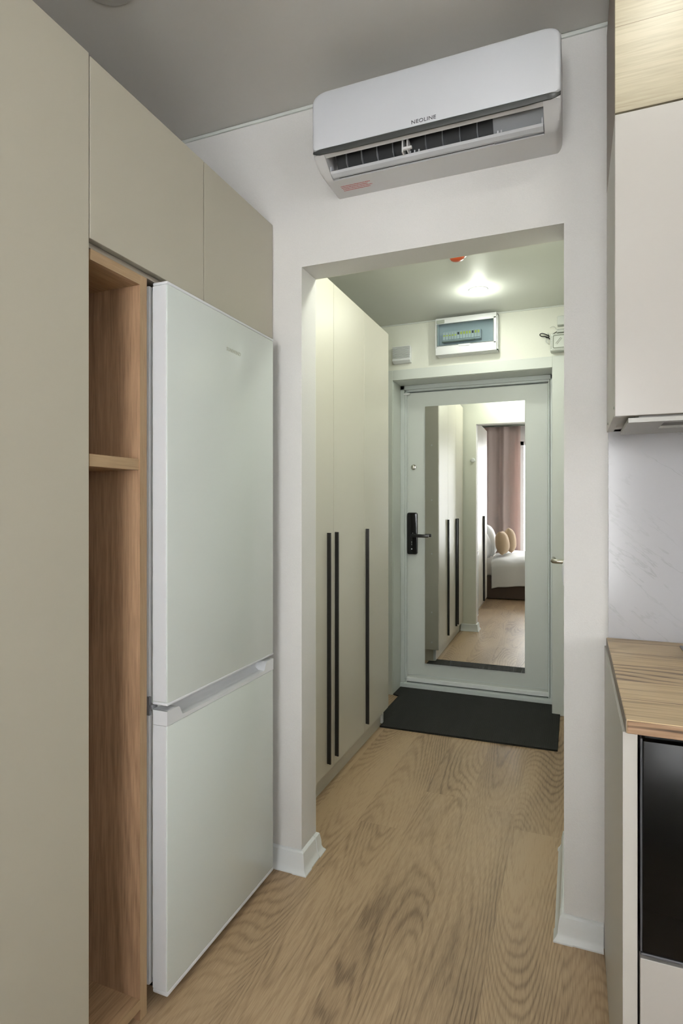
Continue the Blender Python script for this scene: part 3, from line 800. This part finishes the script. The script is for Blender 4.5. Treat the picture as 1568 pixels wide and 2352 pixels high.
o = B().box(-.098, -.034, YH - .045, YH, 2.325, 2.378, .005).obj('motion_sensor', 'casing_white', None, smooth=True)
tag(recentre(o, (-.066, YH, 2.35)), 'tiny white sensor box near the hall ceiling, above the square unit', 'sensor')
o = B().prism([(YH, 2.286), (YH - .05, 2.280), (YH - .055, 2.290), (YH - .03, 2.305), (YH, 2.312)], 0, -.100, -.034, .002).obj('junction_box', 'casing_white', None)
tag(recentre(o, (-.067, YH, 2.29)), 'slim white junction box lying between the tiny sensor and the square unit', 'electrical box')
def wob(pts, n=10):
    out = []
    for i in range(len(pts) - 1):
        p0 = Vector(pts[max(i - 1, 0)]); p1 = Vector(pts[i]); p2 = Vector(pts[i + 1]); p3 = Vector(pts[min(i + 2, len(pts) - 1)])
        for k in range(n):
            t_ = k / n
            out.append(.5 * ((2 * p1) + (p2 - p0) * t_ + (2 * p0 - 5 * p1 + 4 * p2 - p3) * t_ ** 2 + (3 * p1 - p0 - 3 * p2 + p3) * t_ ** 3))
    out.append(Vector(pts[-1])); return out
yc = YH - .012
b = B().tube(wob([(-.148, yc, 2.275), (-.165, yc - .008, 2.283), (-.185, yc - .012, 2.290), (-.197, yc - .01, 2.284), (-.188, yc - .006, 2.274), (-.165, yc - .004, 2.270), (-.148, yc - .006, 2.262), (-.141, yc - .004, 2.252)]), .0030, 8)
b.tube(wob([(-.165, yc - .012, 2.268), (-.156, yc - .014, 2.260), (-.145, yc - .012, 2.266), (-.150, yc - .01, 2.278)]), .0032, 8)
b.tube(wob([(-.128, yc, 2.279), (-.115, yc - .006, 2.285), (-.100, yc - .004, 2.294)]), .0026, 8)
o = b.obj('black_cable', 'black_metal', None, smooth=True)
tag(recentre(o, (-.16, YH, 2.27)), 'short looped black cable beside the square unit', 'cable')
b = B().tube(wob([(-.152, yc, 2.292), (-.147, yc - .006, 2.270), (-.156, yc - .01, 2.252), (-.158, yc - .012, 2.236), (-.150, yc - .008, 2.226), (-.142, yc - .004, 2.222)]), .0025, 8)
b.tube(wob([(-.140, yc, 2.322), (-.125, yc - .003, 2.328), (-.112, yc - .003, 2.322), (-.104, yc - .003, 2.306)]), .0016, 8)
b.tube(wob([(-.160, yc - .006, 2.256), (-.164, yc - .01, 2.242), (-.156, yc - .01, 2.230), (-.146, yc - .008, 2.226)]), .0020, 8)
o = b.obj('white_cable', 'cable_white', None, smooth=True)
tag(recentre(o, (-.15, YH, 2.26)), 'thin tangled white wires hanging by the black cable', 'cable')
# switch plate on the hall right wall (edge just in sight)
t = root('light_switch', (OX1, 2.12, 1.02), 'white switch on the hall right wall, only its edge in sight', 'switch')
B().box(OX1 - .008, OX1, 2.085, 2.165, .985, 1.065, .003).obj('frame', 'white_plastic', t)
B().box(OX1 - .011, OX1 - .007, 2.096, 2.154, .996, 1.054, .002).obj('rocker', 'white_plastic', t)

# round sensor on the hall side of the wall (seen in mirror)
o = B().lathe([(0, 0), (.022, 0), (.022, .008), (.016, .014), (0, .016)], (0, 0, 0), 'z').obj('wall_sensor', 'white_plastic', None, smooth=True)
o.data.transform(Matrix.Rotation(radians(-90), 4, 'X')); o.location = (OX0 - .030, YR + .004, 1.71); WL[o.name] = Vector(o.location)
tag(o, 'small round white sensor beside the opening, reflected in the mirror', 'sensor')

# ================================================================= AIR CONDITIONER
AX0, AX1 = -.742, -.034
t = root('air_conditioner', (-.388, YW, 2.275), 'white wall air conditioner mounted above the opening', 'air conditioner')
# housing: lofted sections so that the ends are rounded
def sec(kind, ins):
    """profile in (depth from wall, z); ins = inset at the rounded ends"""
    solid = [(0, 2.275), (.050, 2.2735), (.108, 2.2740), (.120, 2.2765), (.140, 2.2860), (.158, 2.2980), (.176, 2.3090), (.188, 2.3150),
             (.190, 2.330), (.178, 2.345), (.174, 2.480), (.166, 2.502), (.150, 2.514), (.100, 2.525), (0, 2.530)]
    cut = [(0, 2.275), (.050, 2.2735), (.108, 2.2740), (.106, 2.2800), (.088, 2.3050), (.080, 2.3450), (.100, 2.3600), (.165, 2.3190), (.170, 2.3120), (.188, 2.3150)] + solid[8:]
    # equalise
    P = cut if kind == 'cut' else solid[:3] + [(.112, 2.2745), (.120, 2.2765), (.140, 2.2860), (.158, 2.2980), (.170, 2.3055), (.176, 2.3090), (.188, 2.3150)] + solid[8:]
    out = []
    for d, z in P:
        zz = max(z, 2.2735 + ins) if z < 2.40 else min(z, 2.530 - ins)
        dd = d - ins * .35 * (d / .19)
        out.append((dd, zz))
    return out
tb = bmesh.new()
R = .034
secs = []
for k in range(7):
    a = radians(90 * k / 6); secs.append((AX0 + R * (1 - cos(a)) * .55, R * (1 - sin(a)), 'solid'))
X0c, X1c = AX0 + .036, AX1 - .044
secs += [(X0c, 0, 'solid'), (X0c + .0005, 0, 'cut'), (X1c - .0005, 0, 'cut'), (X1c, 0, 'solid')]
for k in range(6, -1, -1):
    a = radians(90 * k / 6); secs.append((AX1 - R * (1 - cos(a)) * .55, R * (1 - sin(a)), 'solid'))
rings = [[tb.verts.new((x, YW - d, z)) for d, z in sec(kd, ins)] for x, ins, kd in secs]
k_ = len(rings[0])
for i in range(len(rings) - 1):
    for j in range(k_):
        tb.faces.new((rings[i][j], rings[i][(j + 1) % k_], rings[i + 1][(j + 1) % k_], rings[i + 1][j]))
tb.faces.new(rings[0]); tb.faces.new(rings[-1][::-1])
bmesh.ops.recalc_face_normals(tb, faces=tb.faces[:])
B().add(tb).obj('housing', 'ac_body', t, smooth=True, angle=30)
# front panel: rounded front with softened back-leaning top
tb = bmesh.new()
def ac_outline(ins):
    return rrect(AX0 + ins, AX1 - ins, 2.327 + ins * .3, 2.512 - ins, (.012, .012, .042, .042), 8)
lay = [(YW - .165, -.0), (YW - .186, 0), (YW - .191, .0012), (YW - .1945, .004), (YW - .1955, .009)]
rings = []
for y, ins in lay: rings.append([tb.verts.new((p[0], y + max(0, (p[1] - 2.47)) ** 2 * 9, p[1])) for p in ac_outline(ins)])
n = len(rings[0])
for a, c in zip(rings, rings[1:]):
    for i in range(n): tb.faces.new((a[i], a[(i + 1) % n], c[(i + 1) % n], c[i]))
tb.faces.new(rings[0]); tb.faces.new(rings[-1])
bmesh.ops.recalc_face_normals(tb, faces=tb.faces[:])
fp = B().add(tb).obj('front_panel', 'ac_white', t, smooth=True, angle=40)
# dark strip under the panel
tb = bmesh.new(); rings = []
for k in range(61):
    s_ = k / 60; x = AX0 + .0005 + (AX1 - AX0 - .001) * s_
    e = min(x - AX0, AX1 - x)
    c1 = max(0, 1 - e / .030) ** 2
    bump_ = .004 * math.exp(-((e - .045) / .03) ** 2)
    zt = 2.3275 + bump_ * .3 + c1 * .006; zb = 2.3105 + bump_ * .6 + c1 * .012
    yb = YW - .194 + c1 * .010
    rings.append([tb.verts.new(q) for q in ((x, YW - .180, zt), (x, yb, zt), (x, yb - .0010, (zt + zb) / 2 + .003), (x, yb + .0015, zb + .001), (x, YW - .1885, zb + .0005))])
for a, c in zip(rings, rings[1:]):
    for i in range(5): tb.faces.new((a[i], a[(i + 1) % 5], c[(i + 1) % 5], c[i]))
tb.faces.new(rings[0]); tb.faces.new(rings[-1])
bmesh.ops.recalc_face_normals(tb, faces=tb.faces[:])
B().add(tb).obj('trim_strip', 'ac_strip', t, smooth=True, angle=30)
Mt = Matrix(((1, 0, 0, -.4325), (0, 0, -1, YW - .1957), (0, 1, 0, 2.3345), (0, 0, 0, 1)))
text_mesh('logo', 'NEOLINE', 'print_dark', fp, Mt, size=.0150, extrude=.0004, sx=1.12, spacing=1.05)
# dark outlet, side filler, vanes, flap
B().prism([(YW - .105, 2.2805), (YW - .090, 2.305), (YW - .082, 2.345), (YW - .100, 2.357), (YW - .135, 2.336)], 0, X0c + .018, X1c - .135).obj('outlet', 'ac_dark', t)
B().prism([(YW - .104, 2.276), (YW - .090, 2.305), (YW - .082, 2.344), (YW - .100, 2.357), (YW - .152, 2.326), (YW - .130, 2.29)], 0, X1c - .134, X1c - .001).obj('side_filler', 'ac_grey', t)
for k in range(10):
    x = X0c + .052 + k * .0495
    if k == 4: continue
    B().prism([(YW - .106, 2.288), (YW - .100, 2.345), (YW - .140, 2.333), (YW - .134, 2.306)], 0, x, x + .0022).obj('vane', 'ac_grey', t)
B().tube([(X0c + .03, YW - .130, 2.288), (X1c - .13, YW - .130, 2.288)], .0010, 8).obj('vane_rod', 'ac_grey', t)
b = B().box(-.470, -.466, YW - .160, YW - .130, 2.284, 2.327).box(-.456, -.4525, YW - .158, YW - .130, 2.288, 2.325).box(-.466, -.440, YW - .162, YW - .154, 2.290, 2.297, .001)
b.obj('centre_bracket', 'ac_body', t)
fl = [(YW - .111, 2.2795), (YW - .122, 2.2770), (YW - .137, 2.2805), (YW - .1425, 2.2855), (YW - .1405, 2.2872), (YW - .136, 2.2850), (YW - .124, 2.2818)]
fo = B().prism(fl, 0, X0c + .002, X1c - .002, .0008).obj('flap', 'ac_white', t)
for x in (X0c + .003, X1c - .006): B().prism([(YW - .136, 2.283), (YW - .1430, 2.286), (YW - .144, 2.298), (YW - .138, 2.306), (YW - .130, 2.300), (YW - .126, 2.284)], 0, x, x + .003).obj('flap_arm', 'ac_white', fo)
for x in (-.45, -.437, -.424, -.20, -.19): B().tube([(x, YW - .138, 2.286), (x, YW - .137, 2.295)], .0022, 8).obj('flap_peg', 'ac_white', fo)
# warning print: four rows of tiny red lettering on the underside
b = B(); random.seed(3)
for r in range(4):
    y = YW - .073 + r * .0088; x = -.697 + (.002 if r > 1 else 0); end = (-.600, -.612, -.598, -.606)[r]
    while x < end:
        wdt = random.uniform(.002, .0042)
        z = 2.2732
        b.box(x, x + wdt, y, y + .0030, z - .0003, z + .0004); x += wdt + random.uniform(.0007, .0018)
b.obj('warning_print', 'print_red', t)

# ================================================================= KITCHEN ON THE RIGHT
KX = .083
t = root('base_cabinet', (KX + .6, 1.46, 0), 'cream kitchen base cabinet run under the wooden worktop', 'cabinet')
B().box(KX - .006, KX + .0175, 1.130, YW - .001, 0, .857, .0008).obj('side_panel', 'kitchen_side', t)
B().box(KX + .018, 2.40, 1.165, YW - .002, .09, .475).obj('body', 'gap_dark', t)
B().box(.706, 2.40, 1.150, YW - .002, .475, .857).obj('body', 'kitchen_side', t)
B().box(KX + .018, 2.40, 1.19, 1.21, 0, .09).obj('plinth', 'cashmere_dark', t)
B().box(KX + .021, .700, 1.126, 1.144, .095, .472, .001).obj('drawer_front', 'kitchen_cream', t)
for (x0, x1) in ((.704, 1.25), (1.254, 1.82), (1.824, 2.398)):
    B().box(x0, x1, 1.126, 1.144, .095, .852, .001).obj('cabinet_door', 'kitchen_cream', t)
# built-in oven
t = root('built_in_oven', (.40, 1.4, .48), 'black glass built-in oven under the wooden worktop', 'oven')
B().box(KX + .030, .695, 1.150, 1.70, .482, .850).obj('body', 'oven_trim', t)
dd = B().box(KX + .024, .700, 1.122, 1.149, .484, .848, .003).obj('oven_door', 'oven_glass', t, smooth=True)
B().box(KX + .0215, KX + .0245, 1.126, 1.149, .483, .850).box(KX + .0215, .702, 1.121, 1.149, .4805, .4845, .001).obj('door_trim', 'oven_trim', dd)
# worktop
t = root('worktop', (KX + 1.1, 1.46, .858), 'wooden kitchen worktop with a dark live-edge front', 'worktop')
ZT = .8825
wt = B().box(KX - .001, 2.445, 1.1185, YW - .013, .8585, ZT, .0015).obj('top_board', 'worktop_wood', t)
B().box(KX + .0005, 2.445, 1.1165, 1.1195, .8590, ZT - .0016, .0008).obj('front_edge', 'worktop_edge', wt)
B().box(KX - .0020, KX, 1.119, YW - .014, .8590, ZT - .0016).obj('end_band', 'worktop_end', wt)
# hob
t = root('hob', (.54, 1.46, ZT), 'black glass hob on the worktop at the right edge', 'hob')
B().box(.252, .830, 1.235, 1.738, ZT, ZT + .006, .002).obj('glass_plate', 'black_gloss', t)
for (x, y, r) in ((.40, 1.60, .09), (.40, 1.36, .075), (.68, 1.60, .075), (.68, 1.36, .09)):
    B().lathe([(r, ZT + .0058), (r, ZT + .0065), (r - .002, ZT + .0065), (r - .002, ZT + .0058)], (x, y, 0), 'z', 48).obj('heating_zone', 'oven_trim', t)
# backsplash
o = B().box(KX + .004, 2.445, YW - .0115, YW - .0005, ZT - .0235, 1.478).obj('backsplash_panel', 'marble', None)
tag(recentre(o, (1.2, YW, ZT)), 'white marble-look backsplash panel with faint grey veins above the worktop', 'backsplash')
# upper cabinets
UYF = 1.446
t = root('wall_cabinet', (KX + .6, 1.63, 1.455), 'cream kitchen wall cabinet holding the cooker hood', 'cabinet')
B().box(KX, KX + .0165, UYF + .020, YW - .002, 1.458, 2.129, .0006).obj('side_panel', 'kitchen_side', t)
b = B().box(KX + .0168, 2.40, UYF + .022, YW - .002, 1.49, 2.129).box(KX + .0168, KX + .045, UYF + .022, YW - .002, 1.459, 1.49).box(KX + .0168, 2.4, YW - .06, YW - .002, 1.459, 1.49)
b.obj('body', 'kitchen_side', t)
for (x0, x1) in ((KX, .683), (.686, 1.283), (1.286, 1.883), (1.886, 2.40)):
    B().box(x0, x1, UYF, UYF + .0185, 1.452, 2.1285, .0012).obj('cabinet_door', 'kitchen_cream', t)
for (yy, zz) in ((UYF + .026, 1.475), (1.735, 1.473)): B().lathe([(0, 0), (.0035, 0), (.0030, .0015), (0, .0015)], (KX, yy, zz), '-x', 12).obj('screw_cap', 'device_grey', t)
t = root('wall_cabinet', (KX + .6, 1.63, 2.133), 'pale oak kitchen top cabinet above the cream doors', 'cabinet')
plain('upper_side_brown', (0.25, 0.205, 0.165), 0.5)
B().box(KX, KX + .0165, UYF + .020, YW - .002, 2.133, 2.575, .0006).obj('side_panel', 'upper_side_brown', t)
B().box(KX + .0168, 2.40, UYF + .022, YW - .002, 2.133, 2.575).obj('body', 'upper_side_brown', t)
for (x0, x1) in ((KX, 1.283), (1.286, 2.40)):
    B().box(x0, x1, UYF, UYF + .0185, 2.1325, 2.575, .001).obj('cabinet_door', 'pale_oak', t)
# hood
t = root('cooker_hood', (.40, 1.60, 1.45), 'built-in cooker hood underneath the cream wall cabinet', 'hood')
B().box(KX + .050, .675, UYF + .030, YW - .065, 1.448, 1.52, .002).obj('housing', 'kitchen_side', t)
hz = 1.438
tb = bmesh.new()
xo0, xo1, yo0, yo1 = KX + .028, .690, UYF + .012, 1.700
xs = [xo0, .185, .62, xo1]; ys = [yo0, 1.485, 1.590, yo1]
for z in (hz, hz + .010):
    V = [[tb.verts.new((x, y, z)) for y in ys] for x in xs]
    for i in range(3):
        for j in range(3):
            if i == 1 and j == 1: continue
            tb.faces.new((V[i][j], V[i + 1][j], V[i + 1][j + 1], V[i][j + 1]))
    if z == hz: V0 = V
for i in range(3):
    tb.faces.new((V0[i][0], V0[i + 1][0], V[i + 1][0], V[i][0])); tb.faces.new((V0[i][3], V0[i + 1][3], V[i + 1][3], V[i][3]))
    tb.faces.new((V0[0][i], V0[0][i + 1], V[0][i + 1], V[0][i])); tb.faces.new((V0[3][i], V0[3][i + 1], V[3][i + 1], V[3][i]))
tb.faces.new((V0[1][1], V0[1][2], V[1][2], V[1][1])); tb.faces.new((V0[2][1], V0[2][2], V[2][2], V[2][1]))
tb.faces.new((V0[1][1], V0[2][1], V[2][1], V[1][1])); tb.faces.new((V0[1][2], V0[2][2], V[2][2], V[1][2]))
bmesh.ops.recalc_face_normals(tb, faces=tb.faces[:])
pl = B().add(tb).obj('bottom_plate', 'hood_metal', t)
B().box(.183, .622, 1.483, 1.592, hz + .0060, hz + .0100).obj('filter', 'hood_slot', pl)

# ================================================================= BEDROOM END (seen in the mirror)
BEDX0, BEDX1, BEDY0, BEDY1 = XL + .03, .42, -1.80, -.22
t = root('bed', (-.58, -1.0, 0), 'bed with a dark brown upholstered base, reflected in the door mirror', 'bed')
B().box(BEDX0, BEDX1, BEDY0, BEDY1, 0.01, .31, .012).obj('bed_base', 'bed_brown', t, smooth=True)
B().box(BEDX0 + .02, BEDX1 - .02, BEDY0 + .02, BEDY1 - .015, .31, .50, .035, 4).obj('mattress', 'bed_sheet', t, smooth=True)
def duv(u, v):
    # u along x, v: across the bed (y from back to near side), hanging down at the near side
    x = -.945 + u * 1.385
    s = v * 1.95
    wr = .006 * sin(x * 23 + s * 5) + .005 * sin(x * 11 - s * 9 + 1) + .004 * sin(s * 17 + x * 6)
    edge = -.205 + .004
    if s < 1.58:
        y = BEDY0 + .02 + s; z = .525 + wr + .020 * sin(pi * min(max(s / 1.58, 0), 1))
        k = max(0, (s - 1.46) / .12); z -= .022 * k * k
        y = min(y, edge + .0)
    else:
        h_ = s - 1.58
        y = edge + .018 * min(1, h_ / .05) + .010 * sin(x * 19 + 2) * h_ / .3 + .014 * sin(x * 8) * h_ / .3
        z = .503 + wr * .3 - h_ * (.86 + .05 * sin(x * 6 + 1))
    if u < .06: z -= (.06 - u) / .06 * .018
    return (x, y, z)
o = B().grid(duv, 110, 110).obj('duvet', 'bed_linen', None, smooth=True, angle=180)
sm = o.modifiers.new('thickness', 'SOLIDIFY'); sm.thickness = .022; sm.offset = 1
tag(recentre(o, (-.35, -.9, .5)), 'white duvet hanging over the side of the bed, reflected in the mirror', 'duvet')
def pillow(name, c, wy, hz_, thk, lean, yaw, mat, label, cat, seam=True, group=None):
    """soft pillow standing on edge: thin along x"""
    def mk(sgn):
        def fn(a, b_):
            s, q = a * 2 - 1, b_ * 2 - 1
            th = thk / 2 * ((1 - abs(s) ** 2.6) * (1 - abs(q) ** 2.6)) ** .55
            pin = 1 - .055 * (1 - s * s) * (q * q) ; pin2 = 1 - .055 * (1 - q * q) * (s * s)
            wrk = .004 * sin(9 * s + 5 * q) * (1 - s * s) * (1 - q * q)
            return (sgn * (th + wrk * 0.6), s * wy / 2 * pin2, q * hz_ / 2 * pin)
        return fn
    b = B().grid(mk(1), 26, 26).grid(mk(-1), 26, 26)
    bmesh.ops.remove_doubles(b.bm, verts=b.bm.verts[:], dist=1e-5)
    bmesh.ops.recalc_face_normals(b.bm, faces=b.bm.faces[:])
    M = Matrix.Rotation(yaw, 4, 'Z') @ Matrix.Rotation(lean, 4, 'Y')
    b.bm.transform(M)
    zmin = min(v.co.z for v in b.bm.verts)
    o = b.obj(name, mat, None, smooth=True, angle=180)
    o.location = (c[0], c[1], c[2] - zmin); WL[o.name] = Vector(o.location)
    return tag(o, label, cat, group)
pillow('pillow', (-1.10, -.52, .515), .46, .43, .20, radians(-15), radians(4), 'bed_linen', 'white pillow leaning at the near side of the bed, reflected in the mirror', 'pillow')
pillow('pillow', (-1.07, -1.10, .515), .50, .48, .20, radians(-12), radians(-5), 'bed_linen', 'white pillow leaning farther back on the bed, reflected in the mirror', 'pillow')
pillow('cushion', (-.835, -.56, .578), .33, .33, .18, radians(-8), radians(3), 'cushion_tan', 'tan cushion standing on the bed nearest the mirror side, in front of the pillows', 'cushion')
pillow('cushion', (-.765, -.98, .580), .35, .36, .17, radians(-7), radians(-4), 'cushion_tan', 'tan cushion standing behind the nearer cushion on the bed', 'cushion')
# curtain with rail
CX0, CX1 = XL + .02, -.68
def cur(u, v):
    x = CX0 + u * (CX1 - CX0)
    z = 2.56 - v * 2.52
    a = .030 + .018 * v
    y = YB + .115 + a * sin(u * 2 * pi * 3.1 + 1.1 * sin(u * 9) + .5 * sin(v * 2.2)) + .012 * sin(u * 2 * pi * 7.3 + 1.0) * (1 - .5 * v)
    return (x + .010 * sin(u * 25) * v, y, z)
o = B().grid(cur, 150, 24).obj('curtain', 'curtain_taupe', None, smooth=True, angle=180)
sm = o.modifiers.new('thickness', 'SOLIDIFY'); sm.thickness = .004
tag(recentre(o, ((CX0 + CX1) / 2, YB + .12, 0.04)), 'long taupe curtain beside the bright window, reflected in the mirror', 'curtain')
o = B().box(XL + .002, 1.5, YB + .06, YB + .16, ZC - .035, ZC - .001, .003).box(XL + .002, 1.5, YB + .09, YB + .10, ZC - .05, ZC - .034).obj('curtain_rail', 'device_grey', None)
tag(recentre(o, (0, YB + .11, ZC)), 'grey ceiling curtain rail above the taupe curtain', 'curtain rail')
